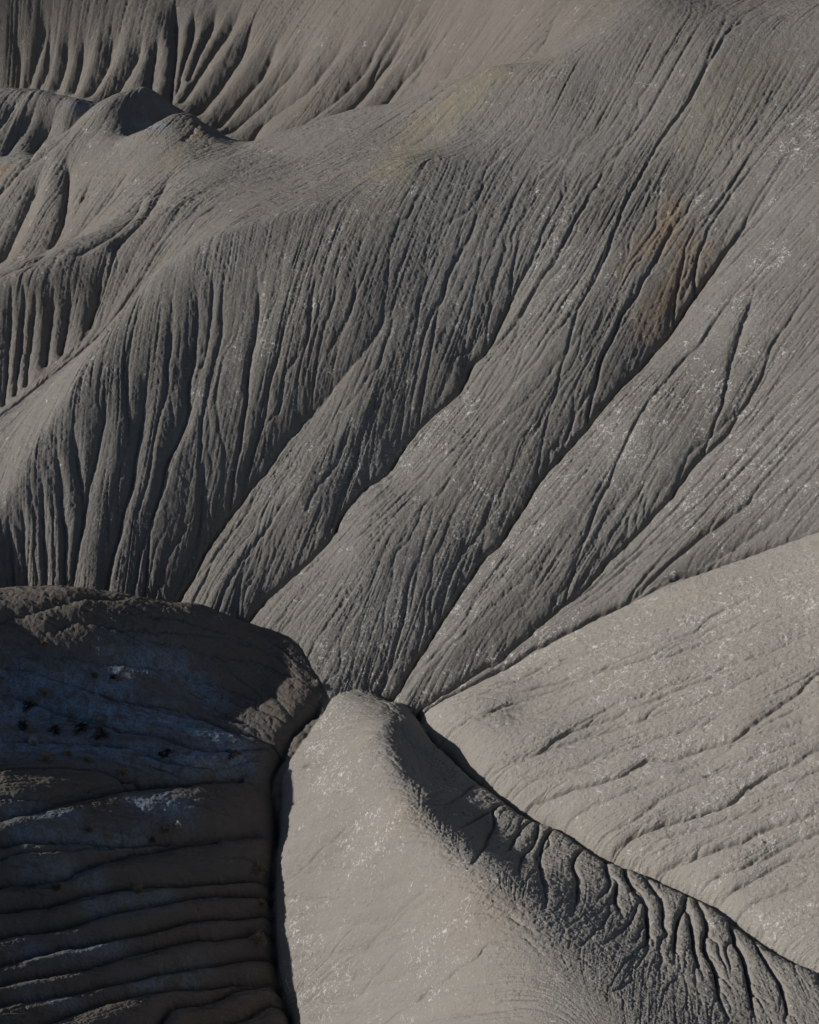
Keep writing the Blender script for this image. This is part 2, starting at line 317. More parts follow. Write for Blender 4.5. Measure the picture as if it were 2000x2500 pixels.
# lit side of the middle ridge
G(5, .14, .5, .2, .1, .3)(
    [(1600, 950), (1560, 960), (1400, 1020), (1250, 1080), (1180, 1100)], [(1725, 1180), (1480, 1220), (1200, 1260)], [(1800, 1260), (1500, 1340), (1200, 1355)],
    [(1725, 1370), (1400, 1400), (1180, 1450)], [(1650, 1060), (1450, 1100), (1220, 1170)], [(1760, 1440), (1500, 1470), (1200, 1530)], [(1950, 1600), (1700, 1690), (1450, 1780), (1260, 1800)], [(1600, 860), (1450, 900), (1230, 960)], [(1560, 700), (1420, 760), (1290, 800)], [(1650, 1130), (1500, 1140), (1300, 1210), (1170, 1220)], [(2100, 1840), (1900, 1850), (1700, 1890)], [(1850, 1480), (1725, 1520), (1450, 1590), (1200, 1620)], [(2060, 1720), (1825, 1760), (1725, 1800), (1540, 1850), (1300, 1870)], [(1725, 1640), (1450, 1700), (1250, 1730)])
# shaded hill
G(5, .75, .6, .3, .12, .1)(
    [(-200, 1040), (0, 1010), (150, 970), (350, 920), (560, 880), (850, 850), (1000, 840)], [(-200, 1330), (0, 1290), (250, 1270), (330, 1220), (500, 1160), (700, 1120), (900, 1100)],
    [(-200, 1440), (0, 1400), (200, 1370), (400, 1310), (700, 1290), (1000, 1270), (1120, 1260)], [(-200, 1550), (0, 1500), (250, 1460), (450, 1400), (650, 1370), (900, 1330), (1120, 1330)],
    [(-200, 1680), (0, 1620), (250, 1550), (500, 1500), (750, 1450), (1000, 1420), (1120, 1400)], [(-200, 1760), (0, 1700), (300, 1640), (600, 1560), (850, 1520), (1120, 1480)],
    [(-200, 1860), (0, 1790), (250, 1740), (450, 1700), (620, 1660), (850, 1620), (1140, 1580)], [(-100, 1960), (100, 1898), (350, 1800), (600, 1740), (850, 1710), (1150, 1680)],
    [(400, 2000), (630, 1890), (720, 1800), (850, 1780), (1000, 1720), (1170, 1700)], [(700, 1980), (860, 1898), (1000, 1850), (1110, 1790), (1200, 1790)], [(-200, 1150), (0, 1120), (250, 1100), (500, 1110), (800, 1090), (1060, 1075)])
G(5, .22, .5, .22, .1, .1)(
    [(-200, 960), (0, 950), (250, 920), (420, 880), (560, 850)], [(-150, 1220), (0, 1190), (200, 1160), (450, 1130)], [(0, 340), (250, 335), (430, 365), (700, 400), (900, 450), (1050, 500)],
    [(-100, 370), (0, 380), (250, 430), (500, 520), (700, 560), (900, 620), (1150, 700)], [(-100, 480), (0, 490), (250, 570), (480, 650), (650, 680), (850, 730), (1200, 720)], [(740, 570), (900, 620), (1050, 690), (1200, 705)],
    [(-100, 680), (0, 690), (400, 715), (600, 750), (700, 780), (900, 800), (1050, 775), (1150, 765)], [(-60, 210), (0, 190), (130, 160), (300, 110), (520, 95)], [(180, 260), (320, 200), (560, 230), (900, 250), (1050, 290)],
    [(500, 150), (800, 200), (1000, 250), (1150, 330)], [(600, 270), (850, 320), (1100, 370), (1250, 430)])
# the deep cuts along the canyon and between ridge and pale slope
G(0, .0, 1, 1.0, .32, .05)(
    [(680, 1447), (665, 1477), (620, 1532), (580, 1597), (567, 1642), (575, 1687), (582, 1737), (575, 1787), (570, 1847), (570, 1907), (575, 1957), (582, 2007), (585, 2057), (605, 2107), (617, 2156), (625, 2200)])
G(0, .0, 1, .8, .3, .02)(
    [(872, 1466), (885, 1477), (900, 1512), (915, 1552), (962, 1592), (1027, 1647), (1072, 1682), (1122, 1712), (1182, 1732), (1267, 1787), (1312, 1802), (1382, 1832), (1452, 1862), (1507, 1892), (1552, 1932), (1612, 1972), (1672, 2007), (1725, 2032), (1800, 2080)])
G(0, .0, 1, .3, .2, .05)([(1725, 1108), (1612, 1149), (1512, 1183), (1387, 1219), (1270, 1278), (1130, 1340), (1000, 1405), (890, 1468)])

def smooth_line(p, wig=1.6, step=5.0):
    p = np.array([2 * np.array(p[0]) - p[1]] + list(p) + [2 * np.array(p[-1]) - p[-2]], float)
    out = []
    for k in range(1, len(p) - 2):
        n = max(2, int(np.hypot(*(p[k + 1] - p[k])) / step))
        t = (np.arange(n) / n)[:, None]
        a, b, c, d = p[k - 1], p[k], p[k + 1], p[k + 2]
        out.append(.5 * (2 * b + t * (c - a + t * (2 * a - 5 * b + 4 * c - d + t * (3 * (b - c) + d - a)))))
    q = np.concatenate(out + [p[-2:-1]])
    nz = rng.normal(size=(len(q) + 8, 2)); nz = (nz[:-8] + nz[2:-6] + nz[4:-4] + nz[6:-2] + nz[8:]) / 2.2
    for ax in (0, 1): nz[:, ax] = np.convolve(nz[:, ax], [.25, .5, .25], 'same')
    return q + nz * wig

def stamp(lines, f):
    """max over lines of amount*exp(-distance/width) on a grid coarsened by f; lines = (cols, rows, amounts, width m)"""
    ny, nx = (NY + f - 1) // f, (NX + f - 1) // f
    C = np.zeros((ny, nx), np.float32)
    for x, y, amt, wd in lines:
        x = x / f; y = y / f
        for k in range(len(x) - 1):
            L = math.hypot(x[k + 1] - x[k], y[k + 1] - y[k])
            if L * f > 40 * SC: continue
            rr = math.exp(W0 + y[k] * f * STEP)
            wc = wd / (rr * STEP * f); m = 4.5 * wc + 1
            i0, i1 = int(max(0, min(x[k], x[k + 1]) - m)), int(min(nx, max(x[k], x[k + 1]) + m + 2))
            j0, j1 = int(max(0, min(y[k], y[k + 1]) - m)), int(min(ny, max(y[k], y[k + 1]) + m + 2))
            if i1 <= i0 or j1 <= j0: continue
            gx = np.arange(i0, i1, dtype=np.float32)[None, :] - x[k]; gy = np.arange(j0, j1, dtype=np.float32)[:, None] - y[k]
            ux, uy = x[k + 1] - x[k], y[k + 1] - y[k]
            t = np.clip((gx * ux + gy * uy) / (L * L + 1e-9), 0, 1)
            dd = np.sqrt((gx - t * ux) ** 2 + (gy - t * uy) ** 2 + .15)
            v = (amt[k] + (amt[k + 1] - amt[k]) * t) * np.exp(-dd / wc)
            np.maximum(C[j0:j1, i0:i1], v, out=C[j0:j1, i0:i1])
    return C

def noise(cells, seed, sy=1.0):
    """smooth noise, cell size in 0.0007 rad cells"""
    r_ = np.random.default_rng(seed); cs = cells * SC
    g = r_.normal(size=(int(NY / (cs * sy)) + 6, int(NX / cs) + 6))
    g = cubic_resample(g, 0, 1, 2 + np.arange(NX) / cs, 1)
    return cubic_resample(g, 0, 1, 2 + np.arange(NY) / (cs * sy), 0).astype(np.float32)

Hb = blur(H, 3 * SC)
wide, narrow = [], []
for p, D, W, d, wn, tp in GUL:
    q = smooth_line(p)
    cx, cy = hit(q[:, 0], q[:, 1])
    s_ = np.linspace(0, 1, len(q)); ramp = np.clip(s_ / max(tp, 1e-3), 0, 1); ramp = ramp * ramp * (3 - 2 * ramp)
    if d < .8 and d != .3:                            # a gully stays on its own hill
        hid = HID[np.clip(cy, 0, NY - 1).astype(int), np.clip(cx, 0, NX - 1).astype(int)]
        ramp = ramp * np.convolve((hid == np.bincount(hid).argmax()).astype(float), np.ones(3) / 3, 'same').clip(0, 1)
    if D > 0: wide.append((cx, cy, D * ramp, W))
    narrow.append((cx, cy, d * np.sqrt(ramp) * (1 + .15 * np.sin(s_ * 37 + d * 50)), wn))
CF = 4 if SC > .6 else 2
def directions():
    f = 8; ny, nx = (NY + f - 1) // f, (NX + f - 1) // f
    sm = blur(H, 6 * SC)[::f, ::f]; gy, gx = np.gradient(sm); L = np.sqrt(gx * gx + gy * gy) + 1e-9
    ox = np.zeros((ny, nx)); oy = np.zeros((ny, nx))
    idc = HID[::f, ::f]
    pts = []
    for (cx, cy, amt, wd), g in zip(narrow, GUL):
        if g[3] >= .8: continue                       # the deep junction cuts steer nothing
        sgn = -1 if g[5] == .35 and g[1] == .06 else 1
        dx, dy = np.diff(cx), np.diff(cy); l = np.hypot(dx, dy)
        ok = (l < 40 * SC) & (l > .1)
        i, j = (cx[:-1][ok] / f).astype(int), (cy[:-1][ok] / f).astype(int)
        pts.append((np.clip(i, 0, nx - 1), np.clip(j, 0, ny - 1), dx[ok] / l[ok], dy[ok] / l[ok]))
    i, j, dx, dy = (np.concatenate(q) for q in zip(*pts))
    for h in range(4):
        m = idc[j, i] == h
        T = [np.zeros((ny, nx)) for _ in range(3)]
        for t, v in zip(T, (dx[m], dy[m], 1.0)): np.add.at(t, (j[m], i[m]), v)
        tx, ty, tw = (blur(t, 5 * SC) + .15 * blur(t, 14 * SC) for t in T)
        k = .004
        vx = tx - k * gx / L; vy = ty - k * gy / L
        ox = np.where(idc == h, vx, ox); oy = np.where(idc == h, vy, oy)
    l = np.hypot(ox, oy) + 1e-9
    out = []
    for q in (ox / l, oy / l):
        q = np.pad(q, 2, mode='edge')
        out.append(cubic_resample(cubic_resample(q, 0, 1, 2 + np.arange(NX) / f, 1), 0, 1, 2 + np.arange(NY) / f, 0).astype(np.float32))
    return out
DX, DY = directions()
DXr, DYr = DX.ravel(), DY.ravel()
crests = []
for pl, D_, W_ in (([(-150, 1220), (0, 1090), (80, 960), (150, 850), (240, 700), (330, 592), (400, 540), (480, 505), (600, 472), (700, 440), (780, 395)], .95, 2.2),
                   ([(-100, 620), (0, 600), (100, 580), (183, 529), (290, 490), (366, 440), (430, 420)], .7, 1.3),
                   ([(185, 292), (240, 297), (300, 285), (350, 262), (400, 238)], .6, .9), ([(195, 262), (215, 235), (260, 205), (310, 190), (350, 212)], .6, .9), ([(400, 238), (425, 280), (460, 302), (495, 306)], .5, .8),
                   ([(540, 290), (640, 262), (740, 238), (850, 220), (950, 180), (1050, 140)], .4, 1.6)):
    q = smooth_line(pl, 0); q = q + [0, 3]
    cx, cy = hit(q[:, 0], q[:, 1]); s_ = np.linspace(0, 1, len(q))
    crests.append((cx, cy, D_ * np.clip(np.minimum(s_, 1 - s_) * 6, 0, 1), W_))
rise = stamp(crests, 4)
rise = cubic_resample(cubic_resample(np.pad(rise, 2, mode='edge'), 0, 1, 2 + np.arange(NX) / 4, 1), 0, 1, 2 + np.arange(NY) / 4, 0).astype(np.float32)
H = H + blur(rise, 5 * SC)
cut = stamp(wide, CF)
cut = cubic_resample(np.pad(cut, 2, mode='edge'), 0, 1, 2 + np.arange(NX) / CF, 1)
cut = cubic_resample(cut, 0, 1, 2 + np.arange(NY) / CF, 0).astype(np.float32)
cut2 = stamp(narrow, 1)
H = H - blur(cut, 1.5 * SC)

# ------------------------------------------------------------------ where the clay changes: frost, ochre, salt, olive
def blobs(items, f=4):
    C = np.zeros(((NY + f - 1) // f, (NX + f - 1) // f), np.float32)
    for pts, wd, amt in items:
        q = smooth_line(pts, 0, 12.0) if len(pts) > 1 else np.array(pts * 2, float) + [[0, 0], [1, 0]]
        cx, cy = hit(q[:, 0], q[:, 1])
        for a, b in zip(cx / f, cy / f):
            wc = wd / (math.exp(W0 + b * f * STEP) * STEP * f); m = 3 * wc
            i0, i1, j0, j1 = int(max(0, a - m)), int(max(0, a + m + 1)), int(max(0, b - m)), int(max(0, b + m + 1))
            yy, xx = np.mgrid[j0:min(j1, C.shape[0]), i0:min(i1, C.shape[1])]
            v = amt * np.exp(-((xx - a) ** 2 + (yy - b) ** 2) / (wc * wc))
            C[j0:j1, i0:i1] = np.maximum(C[j0:j1, i0:i1], v)
    C = np.pad(C, 2, mode='edge')
    return np.clip(cubic_resample(cubic_resample(C, 0, 1, 2 + np.arange(NX) / f, 1), 0, 1, 2 + np.arange(NY) / f, 0), 0, 1).astype(np.float32)
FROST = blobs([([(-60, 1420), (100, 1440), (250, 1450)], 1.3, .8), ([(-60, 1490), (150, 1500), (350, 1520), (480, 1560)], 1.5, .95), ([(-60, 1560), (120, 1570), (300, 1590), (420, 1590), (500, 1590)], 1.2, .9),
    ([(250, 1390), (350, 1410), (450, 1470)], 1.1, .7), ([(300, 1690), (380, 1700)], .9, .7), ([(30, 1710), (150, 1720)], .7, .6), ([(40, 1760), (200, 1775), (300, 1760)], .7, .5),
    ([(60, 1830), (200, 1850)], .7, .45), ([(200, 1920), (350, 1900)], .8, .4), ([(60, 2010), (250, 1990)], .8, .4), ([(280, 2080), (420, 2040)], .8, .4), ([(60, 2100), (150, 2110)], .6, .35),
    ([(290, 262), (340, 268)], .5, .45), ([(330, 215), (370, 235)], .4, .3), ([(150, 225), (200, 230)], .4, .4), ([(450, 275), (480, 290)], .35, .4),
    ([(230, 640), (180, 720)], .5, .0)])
OCHRE = blobs([([(1415, 440), (1400, 490), (1360, 520)], 1.0, 1.0), ([(1340, 540), (1310, 570)], .7, .55), ([(1450, 520), (1420, 600), (1370, 680)], 1.2, .8), ([(1500, 520), (1470, 590)], .8, .5), ([(1350, 690)], .8, .6), ([(405, 245), (412, 280)], .7, 1.0), ([(410, 285)], .9, .5), ([(265, 360)], .7, .4),
    ([(845, 1700), (858, 1718)], .35, .9), ([(830, 1690), (870, 1725)], .9, .45), ([(1390, 1280), (1420, 1270), (1480, 1255)], .35, .8), ([(980, 1870), (1060, 1930)], 1.3, .42), ([(760, 1565)], .5, .4), ([(5, 365)], .8, 1.0),
    ([(1690, 1150), (1725, 1140)], .7, .3)])
OLIVE = blobs([([(1030, 160), (960, 220), (900, 270), (830, 350)], 2.2, .8), ([(1130, 130)], 2, .4), ([(1600, 150), (1530, 230), (1480, 290)], 2.6, .45), ([(380, 310), (360, 350)], 1.6, .5), ([(860, 390), (750, 470)], 1.2, .3), ([(590, 1180)], 1.0, .3),
    ([(1400, 1440), (1300, 1420)], 1.6, .4), ([(1350, 1500)], 1.4, .3), ([(1460, 1900)], 1.4, .3), ([(440, 1130), (480, 1060)], 1.0, .35), ([(1020, 170), (1000, 190)], 1.2, .9)])
SALT = blobs([([(700, 1400), (860, 1300), (1000, 1150), (1200, 1000), (1400, 850)], 3.0, .6), ([(1030, 1000), (1000, 1120)], 1.6, .7), ([(1450, 1060), (1440, 1090)], 1.2, .9), ([(1480, 420), (1500, 460)], 1.0, .9), ([(1620, 530), (1600, 540)], 1.3, .9),
    ([(1560, 650)], 1.2, .8), ([(1300, 980), (1330, 960)], 1.4, .7), ([(1150, 1370), (1100, 1400), (1180, 1340)], 1.6, 1.0), ([(1300, 1380), (1400, 1400), (1550, 1300)], 3.0, .8), ([(900, 1470), (960, 1440), (1050, 1400)], 1.0, .9),
    ([(1520, 1440), (1480, 1470)], 1.6, .9), ([(1700, 1280), (1660, 1250)], 2.0, .8), ([(1300, 1600), (1450, 1560)], 2.6, .6), ([(1620, 1600), (1450, 1700)], 2.4, .6), ([(1700, 1700), (1600, 1800)], 2.4, .55), ([(1650, 1940)], 1.5, .7),
    ([(700, 1500), (680, 1600), (730, 1640)], 1.4, .85), ([(740, 1770), (780, 1760), (800, 1770)], 1.6, .8), ([(610, 1960), (620, 2080), (700, 2100)], 1.4, .65), ([(900, 1950), (930, 2050)], 1.8, .4), ([(480, 790), (650, 560), (800, 400)], 1.8, .45),
    ([(850, 800), (900, 650)], 3.0, .4), ([(1200, 600), (1150, 450)], 3.0, .4), ([(1600, 1000), (1500, 800)], 4.0, .5), ([(1680, 330), (1750, 250)], 3.0, .5), ([(1130, 1860), (1230, 1960)], 2.5, .4), ([(1000, 1800), (1100, 1850)], 1.5, .4), ([(1400, 2000), (1500, 2100)], 2.5, .4), ([(1180, 1880)], 1.0, .6), ([(960, 900), (700, 1000)], 2.5, .5)])
# undulation of the ground
amp = (R / 95.0)
def beyond(pts):
    P = np.array(pts, float); a, w_ = place(P[:, 0], P[:, 1], P[:, 2])
    return np.interp(az, a, w_)[None, :] < ww[:, None]
# far side of the middle ridge, past its crest
FLANK = (HID == 2) & beyond([(770, 1452, .8), (815, 1520, 3.2), (835, 1620, 4.8), (855, 1700, 5.9), (920, 1800, 7.1), (1000, 1890, 8.3), (1100, 1975, 8.9), (1230, 2070, 9.9), (1350, 2156, 10.9), (1500, 2260, 12.2)]) & (az > -.02)[None, :]
FLANK = blur(FLANK.astype(np.float32), 14 * SC)
NM = blur(np.choose(HID, [.8, 1.0, .6, .8]).astype(np.float32), 6)
H += amp * NM * .12 * noise(60, 1)
NZ = amp * (.06 * noise(22, 2) + .026 * noise(8, 3) + .008 * noise(3.5, 4))
NZ = NZ * (1 + .8 * FLANK)
H += NM * NZ

# ------------------------------------------------------------------ running water: droplets wear the rills in
def grad(F):
    gy, gx = np.gradient(F)
    return gx.astype(np.float32), gy.astype(np.float32)

def erode(H, rounds, n, steps, K, bl, cap, mom):
    scell = R * STEP
    for rd in range(rounds):
        Hs = blur(H, .8)
        gx, gy = grad(Hs)
        gx = gx.ravel(); gy = gy.ravel(); Hf = Hs.ravel()
        x = rng.uniform(2, NX - 3, n).astype(np.float32); y = rng.uniform(2, NY - 3, n).astype(np.float32)
        vx = np.zeros(n, np.float32); vy = np.zeros(n, np.float32)
        V = np.zeros(NX * NY, np.float32); buf = []
        for st in range(steps):
            i = (y + .5).astype(np.int32) * NX + (x + .5).astype(np.int32)
            if st % 8 == 0:                       # water that has stopped falling is gone
                hn = Hf[i]
                if st:
                    ok = hn < hl
                    x = x[ok]; y = y[ok]; vx = vx[ok]; vy = vy[ok]; i = i[ok]; hn = hn[ok]
                hl = hn
            a = -gx[i]; b = -gy[i]
            L = np.sqrt(a * a + b * b) + 1e-6
            vx = mom * vx + (1 - mom) * (.6 * a / L + .4 * DXr[i]); vy = mom * vy + (1 - mom) * (.6 * b / L + .4 * DYr[i])
            L = np.sqrt(vx * vx + vy * vy) + 1e-6
            vx /= L; vy /= L
            x = x + vx; y = y + vy
            ok = (x > 1) & (x < NX - 2) & (y > 1) & (y < NY - 2)
            if not ok.all():
                x = x[ok]; y = y[ok]; vx = vx[ok]; vy = vy[ok]; i = i[ok]; hl = hl[ok]
            buf.append(i)
            if len(buf) == 60:
                V += np.bincount(np.concatenate(buf), minlength=NX * NY); buf = []
            if len(x) == 0: break
        if buf: V += np.bincount(np.concatenate(buf), minlength=NX * NY)
        V = blur(V.reshape(NY, NX), bl[min(rd, len(bl) - 1)])
        dens = n * steps / (NX * NY) * .5
        S = np.sqrt(gx ** 2 + gy ** 2).reshape(NY, NX) / scell
        e = K * scell * (V / dens) ** .72 * np.clip(S, 0, 1.2)
        H = H - np.minimum(e, cap * scell) * KM
    return H
KM = blur(np.choose(HID, [.9, 1.0, .5, .6]).astype(np.float32), 4) * np.clip((29 - H) / 10, .6, 1)
KM *= 1 + 2.2 * FLANK
t_steps = int(float(os.environ.get('TSTEPS', '500')) / SC if SC < 1 else 500 * SC)
H0 = H.copy()
H = H - cut2
H = erode(H, 8, int(26000 * SC * SC) + 2000, t_steps, .06, (1.3, 1.1, .95, .85, .8), 1.5, .45)

H -= np.where(HID == 1, .3, .75).astype(np.float32) * NM * NZ
# hairline cracks: long thin cuts that follow the fall of each slope
def cracks():
    q = np.random.default_rng(77)
    n = 900
    x, y = hit(q.uniform(0, 1725, n), q.uniform(0, 2156, n))
    Hg = blur(H, 3 * SC); gx, gy = grad(Hg); L = np.sqrt(gx * gx + gy * gy) + 1e-6; gx /= L; gy /= L
    wx, wy = noise(14, 71), noise(14, 72)
    st = 3.0 * SC; ns = q.integers(30, 150, n)
    PX, PY = [x.copy()], [y.copy()]
    for k in range(150):
        i = np.clip(x, 1, NX - 2).astype(int); j = np.clip(y, 1, NY - 2).astype(int)
        vx = .6 * DX[j, i] - .5 * gx[j, i] + .30 * wx[j, i]; vy = .6 * DY[j, i] - .5 * gy[j, i] + .30 * wy[j, i]
        l = np.hypot(vx, vy) + 1e-6; x = x + st * vx / l; y = y + st * vy / l
        PX.append(x.copy()); PY.append(y.copy())
    PX = np.array(PX); PY = np.array(PY); out = []
    for k in range(n):
        m = ns[k]; cx, cy = PX[:m, k], PY[:m, k]
        hid = HID[np.clip(cy, 0, NY - 1).astype(int), np.clip(cx, 0, NX - 1).astype(int)]
        t = np.linspace(0, 1, m); up_ = np.clip(t / .35, 0, 1) * np.clip((1 - t) / .12, 0, 1)
        am = {0: .11, 1: .16, 2: .17, 3: .21}[int(hid[0])] * q.uniform(.5, 1.5)
        out.append((cx, cy, am * up_ * (hid == hid[0]), q.uniform(.05, .085)))
    return stamp(out, 1)
H -= cracks()
# fine striation: noise drawn out along the fall of the slope
def striate(F, f, steps, seed):
    Fs = blur(F, 2.0 * f)[::f, ::f]
    gx, gy = grad(Fs); L = np.sqrt(gx * gx + gy * gy) + 1e-6
    gx = .3 * gx / L - .7 * DX[::f, ::f]; gy = .3 * gy / L - .7 * DY[::f, ::f]; L = np.sqrt(gx * gx + gy * gy) + 1e-6
    gx = (gx / L).ravel(); gy = (gy / L).ravel()
    ny, nx = Fs.shape
    nz = np.random.default_rng(seed).normal(size=ny * nx).astype(np.float32)
    acc = nz.copy()
    for sg in (-1, 1):
        x = np.tile(np.arange(nx, dtype=np.float32), ny); y = np.repeat(np.arange(ny, dtype=np.float32), nx)
        i = np.arange(ny * nx)
        for k in range(steps):
            x += sg * gx[i]; y += sg * gy[i]
            np.clip(x, 0, nx - 1, out=x); np.clip(y, 0, ny - 1, out=y)
            i = (y + .5).astype(np.int32) * nx + (x + .5).astype(np.int32)
            acc += nz[i] * (1 - k / steps)
    acc = acc.reshape(ny, nx); acc /= acc.std()
    if f > 1:
        acc = np.pad(acc, 2, mode='edge')
        acc = cubic_resample(cubic_resample(acc, 0, 1, 2 + np.arange(NX) / f, 1), 0, 1, 2 + np.arange(NY) / f, 0)
    return acc.astype(np.float32)
s1 = striate(H, 1, 38, 21); s2 = striate(H, 2, 45, 22); s3 = striate(H, 4, 30, 23)
SM = blur(np.choose(HID, [1.0, 1.0, .6, .8]).astype(np.float32), 6) * np.clip(1 + .35 * noise(40, 31), .3, 1.8)
up = np.clip((27 - H) / 9, .45, 1) * np.sqrt(amp)
H -= SM * (np.sqrt(amp) * .027 * np.maximum(s1 + .2, 0) ** 1.3 + up * .021 * np.maximum(s2, 0) ** 1.4 + up * .026 * np.maximum(s3 - .3, 0) ** 1.3)
FN = blur(np.choose(HID, [.55, 1.0, .95, 1.0]).astype(np.float32), 3) * (1 + .7 * FLANK)
H += amp * FN * (.016 * noise(5, 11) + .012 * noise(2.4, 12) + .007 * noise(1.3, 13))

X = R * np.sin(az)[None, :]; Y = R * np.cos(az)[None, :]

# ------------------------------------------------------------------ material
def soil():
    m = bpy.data.materials.new('grey_clay'); m.use_nodes = True
    N = m.node_tree.nodes; L = m.node_tree.links
    b = N['Principled BSDF']; b.inputs['Roughness'].default_value = .95; b.inputs['Specular IOR Level'].default_value = .12
    tc = N.new('ShaderNodeTexCoord')
    def tex(scale, detail=4, rough=.55, lo=None, hi=None, dist=0.0):
        n = N.new('ShaderNodeTexNoise'); n.inputs['Scale'].default_value = scale; n.inputs['Detail'].default_value = detail
        n.inputs['Roughness'].default_value = rough; n.inputs['Distortion'].default_value = dist
        L.new(tc.outputs['Object'], n.inputs['Vector'])
        return n.outputs['Fac'] if lo is None else ramp(n.outputs['Fac'], lo, hi)
    def ramp(v, lo, hi, a=0.0, c=1.0):
        r = N.new('ShaderNodeMapRange'); r.inputs['From Min'].default_value = lo; r.inputs['From Max'].default_value = hi
        r.inputs['To Min'].default_value = a; r.inputs['To Max'].default_value = c; r.clamp = True
        L.new(v, r.inputs['Value']); return r.outputs['Result']
    def mt(op, a, c):
        n = N.new('ShaderNodeMath'); n.operation = op
        for k, v in enumerate((a, c)):
            if isinstance(v, (int, float)): n.inputs[k].default_value = v
            else: L.new(v, n.inputs[k])
        return n.outputs[0]
    def mix(f, a, c):
        n = N.new('ShaderNodeMix'); n.data_type = 'RGBA'
        if isinstance(f, (int, float)): n.inputs['Factor'].default_value = f
        else: L.new(f, n.inputs['Factor'])
        for k, v in (('A', a), ('B', c)):
            i = [q for q in n.inputs if q.name == k and q.type == 'RGBA'][0]
            if isinstance(v, tuple): i.default_value = v + (1,)
            else: L.new(v, i)
        return [q for q in n.outputs if q.type == 'RGBA'][0]
    def att(name):
        a = N.new('ShaderNodeAttribute'); a.attribute_name = name; return a.outputs['Fac']
    col = mix(tex(.12, 3, .5, .35, .65), (.232, .222, .210), (.272, .265, .256))
    col = mix(mt('MULTIPLY', tex(.9, 5, .6, .45, .7), .45), col, (.205, .19, .172))
    col = mix(mt('MULTIPLY', tex(2.3, 4, .6, .5, .75), .35), col, (.33, .315, .295))
    col = mix(ramp(tex(14, 3, .7), .3, .7, 0, .35), col, (.17, .158, .145))
    col = mix(mt('MULTIPLY', att('olive'), tex(.8, 4, .6, .3, .6)), col, (.30, .27, .19))
    col = mix(mt('MULTIPLY', att('ochre'), tex(1.6, 4, .6, .15, .6)), col, (.31, .235, .165))
    # salt crust: small ragged flecks gathered in clusters
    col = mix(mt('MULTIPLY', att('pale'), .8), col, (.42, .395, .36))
    col = mix(mt('MULTIPLY', att('soil_shade'), .75), col, (.15, .125, .105))  # brown soil on the left hill, painted shade on the back hill
    s1 = ramp(mt('ADD', tex(.85, 3, .6), mt('MULTIPLY', att('salt'), .2)), .60, .68)
    s2 = tex(4.2, 5, .72, .55, .59, .9)
    s3 = mt('MULTIPLY', tex(7, 4, .6, .60, .68), ramp(att('salt'), 0, .5, .25, .9))
    salt = mt('MULTIPLY', mt('MAXIMUM', mt('MULTIPLY', s1, s2), s3), mt('SUBTRACT', 1.0, att('soil_shade')))
    col = mix(mt('MULTIPLY', salt, .9), col, (.66, .66, .65))
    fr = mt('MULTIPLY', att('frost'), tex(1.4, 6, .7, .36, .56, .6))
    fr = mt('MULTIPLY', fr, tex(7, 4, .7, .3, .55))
    col = mix(fr, col, (.30, .45, .63))  # frost, with the blue of skylight put into its colour
    L.new(col, b.inputs['Base Color'])
    b1 = N.new('ShaderNodeBump'); b1.inputs['Strength'].default_value = 1; b1.inputs['Distance'].default_value = .14
    L.new(tex(5, 6, .72), b1.inputs['Height'])
    b2 = N.new('ShaderNodeBump'); b2.inputs['Strength'].default_value = 1; b2.inputs['Distance'].default_value = .05
    L.new(tex(16, 3, .6), b2.inputs['Height']); L.new(b1.outputs['Normal'], b2.inputs['Normal'])
    L.new(b2.outputs['Normal'], b.inputs['Normal'])
    return m
MAT = soil()

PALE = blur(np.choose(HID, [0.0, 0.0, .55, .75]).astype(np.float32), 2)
# hills of the main mass, divided along the valleys behind the crests
far = beyond([(-300, 160, 5.5), (0, 172, 7.0), (120, 180, 7.4), (220, 215, 7.6), (330, 250, 7.6), (480, 320, 8.4), (560, 315, 9.4), (740, 280, 11.6), (850, 262, 13.0), (950, 215, 17.4), (1050, 165, 21.5), (1150, 130, 24.9), (1250, 92, 27), (1500, 40, 29), (1800, -20, 32)])
mid = beyond([(-300, 1010, 2), (0, 850, 6.2), (120, 770, 8.2), (230, 680, 10.4), (310, 610, 12.6), (480, 505, 17.8), (600, 475, 18.6), (700, 440, 19.4), (860, 340, 21.2), (1000, 250, 23), (1150, 130, 24.9), (1250, 92, 27), (1500, 40, 29), (1800, -20, 32)])
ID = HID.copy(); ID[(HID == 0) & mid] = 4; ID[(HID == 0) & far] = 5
SOIL_SHADE = np.maximum(blur(np.choose(ID, [0, 0, 0, 0, .15, .5]).astype(np.float32), 30 * SC), blur((ID == 1) * np.float32(.85), 2))  # left hill has dark brown soil; back hills get shade put into their colour
SOIL_SHADE[(ID == 2) | (ID == 3)] = 0
